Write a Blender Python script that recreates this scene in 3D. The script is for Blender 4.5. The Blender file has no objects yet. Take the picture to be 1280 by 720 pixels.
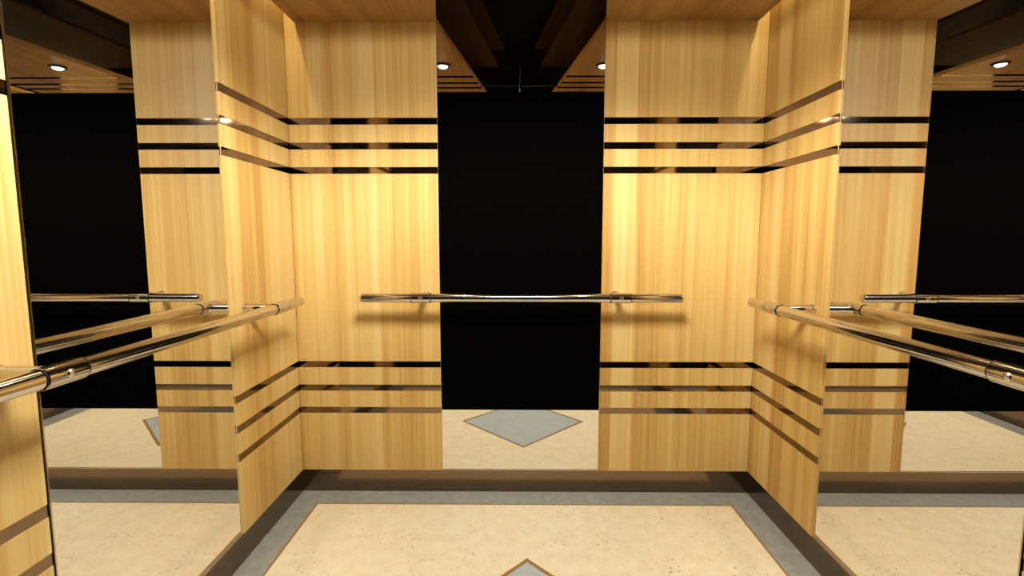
import bpy, bmesh, math
from mathutils import Vector, Matrix

SC = bpy.context.scene
COL = SC.collection

# ---------------------------------------------------------------- measures (metres)
XL, XR = -1.1148, 1.1941          # faces of the side wall panels
DEPTH = 1.934                     # rear wall panels (y = 0) to the doorway (y = -DEPTH)
ML, MR = -0.3879, 0.4233          # edges of the rear mirror
YB, YF = -0.5677, -1.366          # edges of the side mirrors
ZC = 2.344                        # underside of the suspended ceiling
ZB = 0.1195                       # top of the baseboard
ZTOP = 2.62                       # top of the wall panels above the suspended ceiling
STRIPS = (1.8868, 1.7690, 1.6520, 0.6803, 0.5580, 0.4400)
SW = 0.0165                       # half height of a strip
PT = 0.020                        # panel thickness
RZ = 1.0395                       # handrail height

# ---------------------------------------------------------------- helpers
def new_obj(name, bm, mats, parent=None, smooth=False, kind=None):
    me = bpy.data.meshes.new(name)
    bmesh.ops.recalc_face_normals(bm, faces=bm.faces)
    bm.to_mesh(me); bm.free()
    for m in (mats if isinstance(mats, (list, tuple)) else [mats]):
        me.materials.append(m)
    if smooth:
        for p in me.polygons: p.use_smooth = True
        try: me.set_sharp_from_angle(angle=math.radians(35))
        except Exception: pass
    o = bpy.data.objects.new(name, me); COL.objects.link(o)
    if parent: o.parent = parent
    if kind: o['kind'] = kind
    return o

def tag(o, label, cat, group=None):
    o['label'] = label; o['category'] = cat
    if group: o['group'] = group
    return o

def empty(name, loc, rz, label, cat, group=None):
    o = bpy.data.objects.new(name, None); COL.objects.link(o)
    o.empty_display_size = 0.05
    o.location = loc; o.rotation_euler = (0, 0, rz)
    return tag(o, label, cat, group)

def box(bm, x0, x1, y0, y1, z0, z1, bev=0.0, mi=0):
    vs = [bm.verts.new((x, y, z)) for x in (x0, x1) for y in (y0, y1) for z in (z0, z1)]
    fs = [bm.faces.new([vs[i] for i in q]) for q in
          ((0, 1, 3, 2), (4, 6, 7, 5), (0, 4, 5, 1), (2, 3, 7, 6), (0, 2, 6, 4), (1, 5, 7, 3))]
    for f in fs: f.material_index = mi
    if bev:
        es = list({e for f in fs for e in f.edges})
        bmesh.ops.bevel(bm, geom=es, offset=bev, segments=2, profile=0.5, affect='EDGES')
    return bm

def lathe(bm, prof, axis='Z', at=(0, 0, 0), n=40):
    """prof: (radius, height) pairs revolved round an axis."""
    rot = {'Z': Matrix.Identity(3), 'X': Matrix.Rotation(math.pi/2, 3, 'Y'),
           'Y': Matrix.Rotation(-math.pi/2, 3, 'X')}[axis]
    at = Vector(at); rings = []
    for r, h in prof:
        if r < 1e-6:
            rings.append([bm.verts.new(at + rot @ Vector((0, 0, h)))])
        else:
            rings.append([bm.verts.new(at + rot @ Vector((r*math.cos(2*math.pi*i/n), r*math.sin(2*math.pi*i/n), h))) for i in range(n)])
    for a, b in zip(rings, rings[1:]):
        for i in range(n):
            j = (i + 1) % n
            if len(a) == 1 and len(b) == 1: continue
            if len(a) == 1: bm.faces.new((a[0], b[i], b[j]))
            elif len(b) == 1: bm.faces.new((a[i], a[j], b[0]))
            else: bm.faces.new((a[i], a[j], b[j], b[i]))
    return bm

def prism(bm, pts, z0, z1):
    """closed outline in x, y raised from z0 to z1."""
    lo = [bm.verts.new((x, y, z0)) for x, y in pts]; hi = [bm.verts.new((x, y, z1)) for x, y in pts]
    bm.faces.new(lo); bm.faces.new(hi)
    for i in range(len(pts)):
        j = (i + 1) % len(pts)
        bm.faces.new((lo[i], lo[j], hi[j], hi[i]))
    return bm

# ---------------------------------------------------------------- materials
def mat(name):
    m = bpy.data.materials.new(name); m.use_nodes = True
    nt = m.node_tree
    return m, nt, nt.nodes['Principled BSDF']

def metal(name, col, rough, noise=0.0):
    m, nt, b = mat(name)
    b.inputs['Base Color'].default_value = (*col, 1); b.inputs['Metallic'].default_value = 1
    b.inputs['Roughness'].default_value = rough
    if noise:
        n = nt.nodes.new('ShaderNodeTexNoise'); n.inputs['Scale'].default_value = 60
        r = nt.nodes.new('ShaderNodeMapRange')
        r.inputs['To Min'].default_value = rough - noise; r.inputs['To Max'].default_value = rough + noise
        t = nt.nodes.new('ShaderNodeTexCoord')
        nt.links.new(t.outputs['Object'], n.inputs['Vector'])
        nt.links.new(n.outputs['Fac'], r.inputs['Value']); nt.links.new(r.outputs['Result'], b.inputs['Roughness'])
    return m

def plain(name, col, rough, spec=0.5):
    m, nt, b = mat(name)
    b.inputs['Base Color'].default_value = (*col, 1); b.inputs['Roughness'].default_value = rough
    b.inputs['Specular IOR Level'].default_value = spec
    return m

def wood(name, dark, mid, light, rough=0.38, along='Z', spec=0.35):
    """straight-grained veneer: fine streaks along one axis, laid in narrow leaves of slightly different tone."""
    m, nt, b = mat(name); N = nt.nodes.new; L = nt.links.new
    tc = N('ShaderNodeTexCoord'); oi = N('ShaderNodeObjectInfo')
    add = N('ShaderNodeVectorMath'); add.operation = 'ADD'
    mul = N('ShaderNodeMath'); mul.operation = 'MULTIPLY'; mul.inputs[1].default_value = 17.3
    L(oi.outputs['Random'], mul.inputs[0]); L(tc.outputs['Object'], add.inputs[0])
    cx = N('ShaderNodeCombineXYZ')
    L(mul.outputs[0], cx.inputs['X'])
    L(cx.outputs[0], add.inputs[1])
    def streak(sx, sy, sz, scale, detail, dist=0.0):
        mp = N('ShaderNodeMapping'); mp.inputs['Scale'].default_value = (sx, sy, sz)
        t = N('ShaderNodeTexNoise'); t.inputs['Scale'].default_value = scale
        t.inputs['Detail'].default_value = detail; t.inputs['Distortion'].default_value = dist
        L(add.outputs[0], mp.inputs['Vector']); L(mp.outputs[0], t.inputs['Vector'])
        return t.outputs['Fac']
    k = 0.010
    if along == 'Z': a, c, d = (1, 1, k), (1, 1, 0.018), (1, 1, 0.006)
    else: a, c, d = (1, k, 1), (1, 0.07, 1), (1, 0.02, 1)
    fine = streak(*a, 110, 5); broad = streak(*c, 15, 3); hair = streak(*d, 420, 2)
    # veneer leaves about 9 cm wide
    sep = N('ShaderNodeSeparateXYZ'); L(add.outputs[0], sep.inputs[0])
    q = N('ShaderNodeMath'); q.operation = 'MULTIPLY'; q.inputs[1].default_value = 9.5; L(sep.outputs['X'], q.inputs[0])
    fl = N('ShaderNodeMath'); fl.operation = 'FLOOR'; L(q.outputs[0], fl.inputs[0])
    wn = N('ShaderNodeTexWhiteNoise'); wn.noise_dimensions = '1D'; L(fl.outputs[0], wn.inputs['W'])
    def madd(x, f, y):
        n = N('ShaderNodeMath'); n.operation = 'MULTIPLY_ADD'; n.inputs[1].default_value = f
        L(x, n.inputs[0])
        if isinstance(y, float): n.inputs[2].default_value = y
        else: L(y, n.inputs[2])
        return n.outputs[0]
    v = madd(fine, 0.55, -0.42); v = madd(broad, 0.85, v); v = madd(hair, 0.20, v); v = madd(wn.outputs['Value'], 0.26, v)
    cr = N('ShaderNodeValToRGB'); e = cr.color_ramp.elements
    e[0].position = 0.24; e[0].color = (*dark, 1); e[1].position = 0.78; e[1].color = (*light, 1)
    x = e.new(0.50); x.color = (*mid, 1)
    L(v, cr.inputs['Fac']); L(cr.outputs['Color'], b.inputs['Base Color'])
    b.inputs['Roughness'].default_value = rough; b.inputs['Specular IOR Level'].default_value = spec
    return m

def stone(name, base, alt, fleck, rough, fleck_at=0.66, s1=14, s2=70):
    m, nt, b = mat(name); N = nt.nodes.new; L = nt.links.new
    tc = N('ShaderNodeTexCoord')
    n1 = N('ShaderNodeTexNoise'); n1.inputs['Scale'].default_value = s1; n1.inputs['Detail'].default_value = 6; n1.inputs['Roughness'].default_value = 0.65
    n2 = N('ShaderNodeTexNoise'); n2.inputs['Scale'].default_value = s2; n2.inputs['Detail'].default_value = 3; n2.inputs['Roughness'].default_value = 0.6; n2.inputs['Distortion'].default_value = 0.6
    n3 = N('ShaderNodeTexNoise'); n3.inputs['Scale'].default_value = 6; n3.inputs['Detail'].default_value = 2
    for n in (n1, n2, n3): L(tc.outputs['Object'], n.inputs['Vector'])
    r1 = N('ShaderNodeMapRange'); r1.inputs['From Min'].default_value = 0.3; r1.inputs['From Max'].default_value = 0.7
    L(n1.outputs['Fac'], r1.inputs['Value'])
    mx = N('ShaderNodeMix'); mx.data_type = 'RGBA'
    mx.inputs[6].default_value = (*base, 1); mx.inputs[7].default_value = (*alt, 1); L(r1.outputs['Result'], mx.inputs[0])
    sm = N('ShaderNodeMath'); sm.operation = 'MULTIPLY_ADD'; sm.inputs[1].default_value = 0.30; L(n3.outputs['Fac'], sm.inputs[0]); L(n2.outputs['Fac'], sm.inputs[2])
    r2 = N('ShaderNodeMapRange'); r2.inputs['From Min'].default_value = fleck_at + 0.13; r2.inputs['From Max'].default_value = fleck_at + 0.25
    r2.inputs['To Max'].default_value = 0.75
    L(sm.outputs[0], r2.inputs['Value'])
    m2 = N('ShaderNodeMix'); m2.data_type = 'RGBA'; m2.inputs[7].default_value = (*fleck, 1)
    L(mx.outputs[2], m2.inputs[6]); L(r2.outputs['Result'], m2.inputs[0])
    L(m2.outputs[2], b.inputs['Base Color']); b.inputs['Roughness'].default_value = rough
    b.inputs['Specular IOR Level'].default_value = 0.3
    return m

def glow(name, col, strength):
    m, nt, b = mat(name)
    b.inputs['Base Color'].default_value = (0.8, 0.8, 0.8, 1)
    b.inputs['Emission Color'].default_value = (*col, 1); b.inputs['Emission Strength'].default_value = strength
    return m

M_WOOD = wood('wood_veneer', (0.42, 0.222, 0.056), (0.585, 0.378, 0.120), (0.68, 0.510, 0.230), 0.42, 'Z', 0.3)
M_CEILWOOD = wood('ceiling_veneer', (0.22, 0.10, 0.028), (0.34, 0.18, 0.055), (0.42, 0.25, 0.09), along='Y')
M_SHADEWOOD = wood('shade_darkened_veneer', (0.026, 0.011, 0.004), (0.038, 0.018, 0.006), (0.05, 0.026, 0.009), 0.6, 'Y', 0.1)  # dimness of the upper ceiling steps, put into a darkened veneer colour
M_EDGE = plain('dark_edge_banding', (0.012, 0.009, 0.007), 0.5, 0.2)
M_STRIP = metal('bronze_strip', (0.235, 0.165, 0.115), 0.05)
M_BASE = metal('bronze_kick_plate', (0.21, 0.155, 0.112), 0.16)
M_MIRROR = metal('mirror_silver', (0.90, 0.89, 0.86), 0.004)
M_BLACK = plain('painted_dark_reflection', (0.0012, 0.001, 0.001), 0.25, 0.0)  # the rear mirror's dark reflection, painted as a plain black pane
M_TRIM = metal('polished_edge', (0.62, 0.52, 0.42), 0.18)
M_CHROME = metal('rail_steel', (0.66, 0.62, 0.58), 0.12, 0.03)
M_COLLAR = metal('collar_steel', (0.60, 0.56, 0.52), 0.10, 0.02)
M_SCREW = metal('screw_steel', (0.85, 0.83, 0.80), 0.22)
M_GAP = plain('black_end_ring', (0.01, 0.009, 0.008), 0.5, 0.2)
M_SHELL = plain('cab_shell_black', (0.006, 0.005, 0.004), 0.7, 0.1)
M_FRONT = plain('front_return_dark', (0.010, 0.008, 0.006), 0.4, 0.15)
M_FIELD = stone('cream_marble', (0.85, 0.765, 0.575), (0.76, 0.63, 0.40), (0.36, 0.21, 0.09), 0.42, 0.635, 16, 62)
M_GREY = stone('grey_marble', (0.345, 0.355, 0.325), (0.23, 0.24, 0.22), (0.08, 0.08, 0.07), 0.30, 0.70, 20, 60)
M_DIAMOND = stone('pale_grey_marble', (0.46, 0.50, 0.49), (0.38, 0.415, 0.41), (0.2, 0.21, 0.2), 0.35, 0.72, 18, 60)
M_BRASS = plain('bronze_inlay', (0.30, 0.165, 0.06), 0.35, 0.4)
M_BLACKTRIM = plain('black_lamp_ring', (0.01, 0.009, 0.008), 0.35, 0.3)
M_LENS = glow('lamp_lens', (1.0, 0.92, 0.78), 5.0)
M_LED = glow('led_strip', (1.0, 0.82, 0.5), 60.0)

# ---------------------------------------------------------------- the cab shell (setting)
bm = bmesh.new(); box(bm, XL - 0.10, XR + 0.10, PT + 0.012, PT + 0.05, -0.05, 2.80); new_obj('wall_back', bm, M_SHELL, kind='structure')
bm = bmesh.new(); box(bm, XL - PT - 0.05, XL - PT - 0.012, -DEPTH, PT + 0.012, -0.05, 2.80); new_obj('wall_left', bm, M_SHELL, kind='structure')
bm = bmesh.new(); box(bm, XR + PT + 0.012, XR + PT + 0.05, -DEPTH, PT + 0.012, -0.05, 2.80); new_obj('wall_right', bm, M_SHELL, kind='structure')
bm = bmesh.new()
W0, W1 = XL - PT - 0.05, XR + PT + 0.05
outer = [(W0, -0.05), (W0, 2.80), (W1, 2.80), (W1, -0.05), (0.72, -0.05), (0.72, 2.12), (-0.68, 2.12), (-0.68, -0.05)]
a = [bm.verts.new((x, -DEPTH, z)) for x, z in outer]; c = [bm.verts.new((x, -DEPTH - 0.06, z)) for x, z in outer]
bm.faces.new(a); bm.faces.new(c)
for i in range(len(outer)):
    j = (i + 1) % len(outer); bm.faces.new((a[i], a[j], c[j], c[i]))
new_obj('wall_front', bm, M_FRONT, kind='structure')
bm = bmesh.new(); box(bm, W0, W1, -DEPTH, PT + 0.05, 2.80, 2.84); new_obj('ceiling', bm, M_SHELL, kind='structure')

# floor: one slab, inlaid pattern as faces of its own material
bm = bmesh.new()
FX0, FX1, FY0, FY1 = XL - 0.012, XR + 0.012, -DEPTH - 0.06, 0.012
IX0, IX1, IY0, IY1 = -1.003, 1.073, -DEPTH + 0.115, -0.115      # inner edge of the grey border
LW = 0.010
def rect(x0, x1, y0, y1): return [(x0, y0), (x1, y0), (x1, y1), (x0, y1)]
def ring(o, i, mi):
    V = [bm.verts.new((x, y, 0)) for x, y in o]; U = [bm.verts.new((x, y, 0)) for x, y in i]
    for k in range(4):
        j = (k + 1) % 4
        bm.faces.new((V[k], V[j], U[j], U[k])).material_index = mi
DCX, DCY = 0.043, -(0.540 + 0.455)
DHX, DHY, DL = 0.440, 0.455, 0.026
def dia(g): return [(DCX, DCY - DHY + g), (DCX + DHX - g, DCY), (DCX, DCY + DHY - g), (DCX - DHX + g, DCY)]
fo = rect(FX0, FX1, FY0, FY1); b0 = rect(IX0, IX1, IY0, IY1); b1 = rect(IX0 + LW, IX1 - LW, IY0 + LW, IY1 - LW)
ring(fo, b0, 0); ring(b0, b1, 1)
# cream field round the diamond
R = [bm.verts.new((x, y, 0)) for x, y in b1]; Dv = [bm.verts.new((x, y, 0)) for x, y in dia(0)]
for tri in ((R[0], R[1], Dv[0]), (R[1], Dv[1], Dv[0]), (R[1], R[2], Dv[1]), (R[2], Dv[2], Dv[1]),
            (R[2], R[3], Dv[2]), (R[3], Dv[3], Dv[2]), (R[3], R[0], Dv[3]), (R[0], Dv[0], Dv[3])):
    bm.faces.new(tri).material_index = 2
ring(dia(0), dia(DL), 1)
bm.faces.new([bm.verts.new((x, y, 0)) for x, y in dia(DL)]).material_index = 3
for f in bm.faces:
    if f.normal.z < 0: f.normal_flip()
bmesh.ops.remove_doubles(bm, verts=bm.verts, dist=1e-5)
geo = bmesh.ops.extrude_face_region(bm, geom=list(bm.faces))
for v in geo['geom']:
    if isinstance(v, bmesh.types.BMVert): v.co.z -= 0.05
new_obj('floor', bm, [M_GREY, M_BRASS, M_FIELD, M_DIAMOND], kind='structure')
# recalc may leave the top pointing up; the pattern is the same on both sides

# baseboards (kick plates), set back a little under the panels
bm = bmesh.new(); box(bm, XL - 0.006, XR + 0.006, 0.006, 0.018, 0.0, ZB - 0.003); new_obj('baseboard_back', bm, M_BASE, kind='structure')
bm = bmesh.new(); box(bm, XL - 0.018, XL - 0.006, -DEPTH, 0.006, 0.0, ZB - 0.003); new_obj('baseboard_left', bm, M_BASE, kind='structure')
bm = bmesh.new(); box(bm, XR + 0.006, XR + 0.018, -DEPTH, 0.006, 0.0, ZB - 0.003); new_obj('baseboard_right', bm, M_BASE, kind='structure')

# ---------------------------------------------------------------- wood wall panels with six bronze strips
def wall_panel(w, loc, rz, label):
    """local x runs along the wall from 0 to w, local -y faces the room, z up."""
    t = empty('wall_panel', loc, rz, label, 'wall panel', 'wood wall panels')
    edges = []
    prof = [(0.0, ZB)]
    for z in sorted(STRIPS):
        prof += [(0.0, z - SW), (0.006, z - SW), (0.006, z + SW), (0.0, z + SW)]
    prof += [(0.0, ZTOP), (PT, ZTOP), (PT, ZB)]
    bm = bmesh.new()
    e = 0.0012                                                   # eased vertical edges
    secs = [(0.0, e), (e, 0.0), (w - e, 0.0), (w, e)]
    rings = [[bm.verts.new((x, min(max(y, d), PT) if y < PT else y, z)) for y, z in prof] for x, d in secs]
    n = len(prof)
    for A, B in zip(rings, rings[1:]):
        for i in range(n):
            bm.faces.new((A[i], A[(i+1) % n], B[(i+1) % n], B[i]))
    for rg in (rings[0], rings[-1]):
        bm.faces.new(rg)
    new_obj('wood_facing', bm, [M_WOOD, M_EDGE], t)
    for z in STRIPS:
        bm = bmesh.new(); box(bm, 0.0004, w - 0.0004, 0.0030, 0.0062, z - SW + 0.0004, z + SW - 0.0004)
        s = new_obj('metal_strip', bm, M_STRIP, t)
    return t

H = math.pi/2
wall_panel(ML - XL, (XL, 0, 0), 0, 'wood panel with dark metal strips on the rear wall, left of the mirror')
wall_panel(XR - MR, (MR, 0, 0), 0, 'wood panel with dark metal strips on the rear wall, right of the mirror')
wall_panel(-YB, (XL, YB, 0), H, 'wood panel on the left wall, between its mirror and the rear corner')
wall_panel(DEPTH - 0.002 + YF - 0.010, (XL, -DEPTH + 0.002, 0), H, 'wood panel cut by the left edge of the photo, in front of the left mirror')
wall_panel(-YB, (XR, 0, 0), -H, 'wood panel on the right wall, between its mirror and the rear corner')
wall_panel(DEPTH - 0.002 + YF - 0.010, (XR, YF - 0.010, 0), -H, 'wood panel barely seen at the lower right edge of the photo, before the right mirror')

# ---------------------------------------------------------------- mirrors
def mirror(w, loc, rz, label, dark=None, lead=0.0, tail=0.0):
    t = empty('wall_mirror', loc, rz, label, 'mirror')
    f = 0.008
    spans = [(ZB + 0.001, ZTOP, 'mirror_glass', M_MIRROR)]
    if dark:
        spans = [(ZB + 0.001, dark[0], 'mirror_glass', M_MIRROR), (dark[0], dark[1], 'painted_dark_reflection', M_BLACK), (dark[1], ZTOP, 'mirror_glass', M_MIRROR)]
    for z0, z1, nm, m in spans:
        bm = bmesh.new(); box(bm, lead + 0.0005, w - tail - 0.0005, f, f + 0.006, z0, z1)
        o = new_obj(nm, bm, m, t)
        if nm == 'painted_dark_reflection': o['label'] = 'dark reflection painted black between the mirrored ends'
    for x0, x1 in ([(0, 0.002), (w - 0.002, w)] if dark else [(lead, lead + 0.0035)] if lead else [(w - tail - 0.0035, w - tail)]):
        bm = bmesh.new(); box(bm, x0, x1, f - 0.003, f, ZB + 0.001, ZTOP)
        new_obj('edge_trim', bm, M_TRIM, t)
    bm = bmesh.new(); box(bm, 0.0005, w - 0.0005, f - 0.003, f, ZB - 0.0025, ZB + 0.001)
    new_obj('bottom_trim', bm, M_TRIM, t)
    return t
mirror(MR - ML, (ML, 0, 0), 0, 'tall mirror on the rear wall with its dark reflection painted black, floor diamond reflected at its foot', dark=(0.441, 2.025))
mirror(-YF + YB + 0.010, (XL, YF - 0.010, 0), H, 'wide mirror on the left wall behind the left handrail', lead=0.010)
mirror(-YF + YB + 0.010, (XR, YB, 0), -H, 'wide mirror on the right wall behind the right handrail', tail=0.010)

# ---------------------------------------------------------------- handrails
def handrail(x0, x1, cols, stand, loc, rz, label):
    """local x along the wall, local -y towards the room."""
    t = empty('handrail', loc, rz, label, 'handrail', 'steel handrails')
    r, rc, y = 0.0213, 0.0243, -stand
    cols = sorted(cols)
    bm = bmesh.new()
    prof = [(0, x0), (r*0.55, x0 + 0.0012), (r*0.86, x0 + 0.005), (r*0.97, x0 + 0.011), (r, x0 + 0.018)]
    prof += [(r, x1 - 0.018), (r*0.97, x1 - 0.011), (r*0.86, x1 - 0.005), (r*0.55, x1 - 0.0012), (0, x1)]
    lathe(bm, prof, 'X', (0, y, 0), 48); new_obj('rail_tube', bm, M_CHROME, t, True)
    for a, c in cols:
        m = (a + c)/2
        bm = bmesh.new()
        lathe(bm, [(r + 0.0004, a), (rc - 0.0012, a), (rc, a + 0.0014), (rc, c - 0.0014), (rc - 0.0012, c), (r + 0.0004, c)], 'X', (0, y, 0), 48)
        k = new_obj('bracket_collar', bm, M_COLLAR, t, True)
        for e, s in ((a, -1), (c, 1)):
            bm = bmesh.new(); q = sorted((e, e + s*0.0030))
            lathe(bm, [(r + 0.0003, q[0]), (r + 0.0020, q[0]), (r + 0.0020, q[1]), (r + 0.0003, q[1])], 'X', (0, y, 0), 48)  # plain black ring round the tube at each collar end
            g = new_obj('end_ring', bm, M_GAP, k, True); g['label'] = 'black ring at the collar end'
        bm = bmesh.new()                                         # button head screw with a recess
        lathe(bm, [(0, -0.0008), (0.0034, -0.0008), (0.0040, -0.0040), (0.0068, -0.0036), (0.0088, -0.0014), (0.0091, 0.004)], 'Y', (m, y - rc + 0.0008, 0.002), 20)
        new_obj('screw', bm, M_SCREW, k, True)
        bm = bmesh.new()                                         # stem back to the wall, flaring at both ends
        lathe(bm, [(0.020, y + rc*0.55), (0.0175, y + rc + 0.004), (0.0160, y + rc + 0.016), (0.0160, -0.022), (0.0162, -0.013), (0.0165, -0.006)], 'Y', (m, 0, 0), 32)
        new_obj('stem', bm, M_CHROME, k, True)
        bm = bmesh.new()
        lathe(bm, [(0, -0.012), (0.0165, -0.012), (0.0185, -0.0105), (0.0192, -0.007), (0.0192, 0.0), (0, 0.0)], 'Y', (m, 0, 0), 40)
        new_obj('wall_flange', bm, M_CHROME, k, True)
    return t
handrail(-0.746, 0.786, ((-0.498, -0.409), (0.443, 0.538)), 0.140, (0, 0, RZ), 0, 'short steel handrail across the mirror of the rear wall')
# left: local x = world y (rotated +90), right: rotated -90 so local x = -world y
handrail(-1.690, -0.272, ((-1.515, -1.418), (-0.524, -0.427)), 0.144, (XL, 0, RZ), H, 'steel handrail along the left wall, leaving the photo at its left edge')
handrail(0.284, 1.700, ((0.437, 0.534), (1.428, 1.525)), 0.156, (XR, 0, RZ), -H, 'steel handrail along the right wall, leaving the photo at its right edge')

# ---------------------------------------------------------------- suspended wood ceiling with its black opening
CX0, CX1, CY1, CY0 = -1.063, 1.142, -0.005, -1.925
HY = -1.25
def edgeL(y): return ML + (0.155/1.123)*(-y)
def edgeR(y): return MR - (0.157/1.123)*(-y)
ce = empty('suspended_ceiling', (0, 0, ZC), 0, 'brown wood ceiling with a black tapering opening, hung over the cab', 'ceiling panel')
bm = bmesh.new()
prism(bm, [(CX0, CY1), (edgeL(CY1), CY1), (edgeL(HY), HY), (edgeR(HY), HY), (edgeR(CY1), CY1), (CX1, CY1), (CX1, CY0), (CX0, CY0)], 0, 0.025)
new_obj('wood_board', bm, M_CEILWOOD, ce)
for y in (-0.804, -0.937, -1.044):
    for a, c in ((CX0 + 0.001, edgeL(y) - 0.001), (edgeR(y) + 0.001, CX1 - 0.001)):
        bm = bmesh.new(); box(bm, a, c, y - 0.017, y + 0.017, -0.0012, 0.002)
        new_obj('metal_strip', bm, M_STRIP, ce)
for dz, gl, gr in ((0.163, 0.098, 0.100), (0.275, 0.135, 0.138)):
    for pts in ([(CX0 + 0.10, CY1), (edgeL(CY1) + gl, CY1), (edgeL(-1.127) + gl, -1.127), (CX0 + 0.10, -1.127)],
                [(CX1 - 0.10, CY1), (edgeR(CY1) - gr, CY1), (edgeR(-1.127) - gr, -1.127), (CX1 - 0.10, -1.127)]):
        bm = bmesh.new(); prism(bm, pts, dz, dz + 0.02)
        new_obj('coffer_step', bm, M_SHADEWOOD, ce)
bm = bmesh.new(); box(bm, 0.014, 0.022, HY, -0.62, 0.004, 0.012); new_obj('cross_bar', bm, M_TRIM, ce)
bm = bmesh.new(); box(bm, edgeL(-1.03), edgeR(-1.03), -1.034, -1.026, 0.004, 0.012); new_obj('cross_bar', bm, M_TRIM, ce)

# ---------------------------------------------------------------- recessed downlights and cove strips
def downlight(x, y, power, size, label):
    t = empty('downlight', (x, y, ZC), 0, label, 'light', 'round ceiling downlights')
    bm = bmesh.new()
    lathe(bm, [(0.030, -0.004), (0.032, -0.010), (0.040, -0.010), (0.045, -0.005), (0.046, 0.0)], 'Z', (0, 0, 0), 40)
    o = new_obj('trim_ring', bm, M_BLACKTRIM, t, True)
    bm = bmesh.new()
    lathe(bm, [(0.0305, -0.003), (0.029, -0.010), (0.022, -0.016), (0.012, -0.0195), (0, -0.0205)], 'Z', (0, 0, 0), 40)
    new_obj('lens', bm, M_LENS, t, True)
    ld = bpy.data.lights.new('downlight_beam', 'SPOT'); ld.energy = power; ld.spot_size = math.radians(size); ld.spot_blend = 0.9
    ld.color = (1.0, 0.90, 0.72); ld.shadow_soft_size = 0.03
    lo = bpy.data.objects.new('downlight_beam', ld); COL.objects.link(lo); lo.parent = t; lo.location = (0, 0, -0.055)
    return t
P = 8
downlight(-0.442, -0.585, P, 118, 'round downlight in the wood ceiling by the rear wall, left of the black opening')
downlight(0.513, -0.590, P, 118, 'round downlight in the wood ceiling by the rear wall, right of the black opening')
LR = 0.28; LAMP = 5.0
t = empty('ceiling_lamp', (0.036, -1.585, ZC), 0, 'large round lamp in the ceiling between the black opening and the doorway', 'light')
bm = bmesh.new(); lathe(bm, [(LR, -0.001), (LR + 0.002, -0.012), (LR + 0.016, -0.012), (LR + 0.022, -0.006), (LR + 0.023, 0.0)], 'Z', (0, 0, 0), 64)
new_obj('trim_ring', bm, M_BLACKTRIM, t, True)
bm = bmesh.new(); lathe(bm, [(LR, -0.002), (LR - 0.005, -0.008), (LR*0.8, -0.013), (LR*0.4, -0.016), (0, -0.017)], 'Z', (0, 0, 0), 64)
new_obj('lens', bm, M_LENS, t, True)
# wide (batwing) light distribution of the lamp, as a photometric table
ANG = (0, 10, 20, 30, 40, 50, 60, 66, 72, 78, 84, 88, 90, 180)
CD = (400, 405, 430, 490, 530, 730, 1000, 1080, 650, 250, 180, 190, 0, 0)
ies = bpy.data.texts.new('lamp_distribution')
ies.write('IESNA:LM-63-2002\nTILT=NONE\n1 1000 1 %d 1 1 2 0 0 0\n1 1 60\n' % len(ANG)
          + ' '.join(str(a) for a in ANG) + '\n0\n' + ' '.join(str(c) for c in CD) + '\n')
ld = bpy.data.lights.new('lamp_beam', 'POINT'); ld.energy = 1.0; ld.use_nodes = True
ld.color = (1.0, 0.975, 0.89); ld.shadow_soft_size = 0.05
en = ld.node_tree.nodes['Emission']; it = ld.node_tree.nodes.new('ShaderNodeTexIES')
it.mode = 'INTERNAL'; it.ies = ies; it.inputs['Strength'].default_value = LAMP/8
ld.node_tree.links.new(it.outputs['Fac'], en.inputs['Strength'])
for k in range(8):
    lo = bpy.data.objects.new('lamp_beam', ld); COL.objects.link(lo); lo.parent = t
    lo.location = (0.19*math.cos(k*math.pi/4), 0.19*math.sin(k*math.pi/4), -0.03)

for x, lab in ((XL + 0.018, 'warm light strip in the gap between the left wall and the ceiling'),
               (XR - 0.018, 'warm light strip in the gap between the right wall and the ceiling')):
    t = empty('cove_light_strip', (x, -DEPTH/2, 2.50), 0, lab, 'light', 'cove light strips')
    bm = bmesh.new(); box(bm, -0.010, 0.010, -0.93, 0.93, 0.001, 0.012, 0.002); new_obj('channel', bm, M_TRIM, t)
    bm = bmesh.new(); box(bm, -0.008, 0.008, -0.925, 0.925, -0.004, 0.001); new_obj('diffuser', bm, M_LED, t)

# ---------------------------------------------------------------- world, camera, view
w = bpy.data.worlds.new('World'); SC.world = w; w.use_nodes = True
w.node_tree.nodes['Background'].inputs['Color'].default_value = (0, 0, 0, 1)
w.node_tree.nodes['Background'].inputs['Strength'].default_value = 0.0

cd = bpy.data.cameras.new('camera'); cam = bpy.data.objects.new('camera', cd); COL.objects.link(cam)
cd.sensor_fit = 'HORIZONTAL'; cd.sensor_width = 36; cd.lens = 627.30/1280*36; cd.clip_start = 0.01
pitch, yaw = 0.10236, -0.0098
cam.location = (0, -2.5, 1.32968)
cam.rotation_euler = (math.pi/2 - pitch, 0, -yaw)
SC.camera = cam

SC.view_settings.view_transform = 'Standard'; SC.view_settings.look = 'None'
SC.view_settings.gamma = 1; SC.view_settings.use_curve_mapping = False
SC.view_settings.exposure = 0.0
SC.cycles.max_bounces = 14; SC.cycles.glossy_bounces = 8; SC.cycles.diffuse_bounces = 3
SC.cycles.sample_clamp_indirect = 4.0; SC.cycles.blur_glossy = 0.6
SC.cycles.use_denoising = True
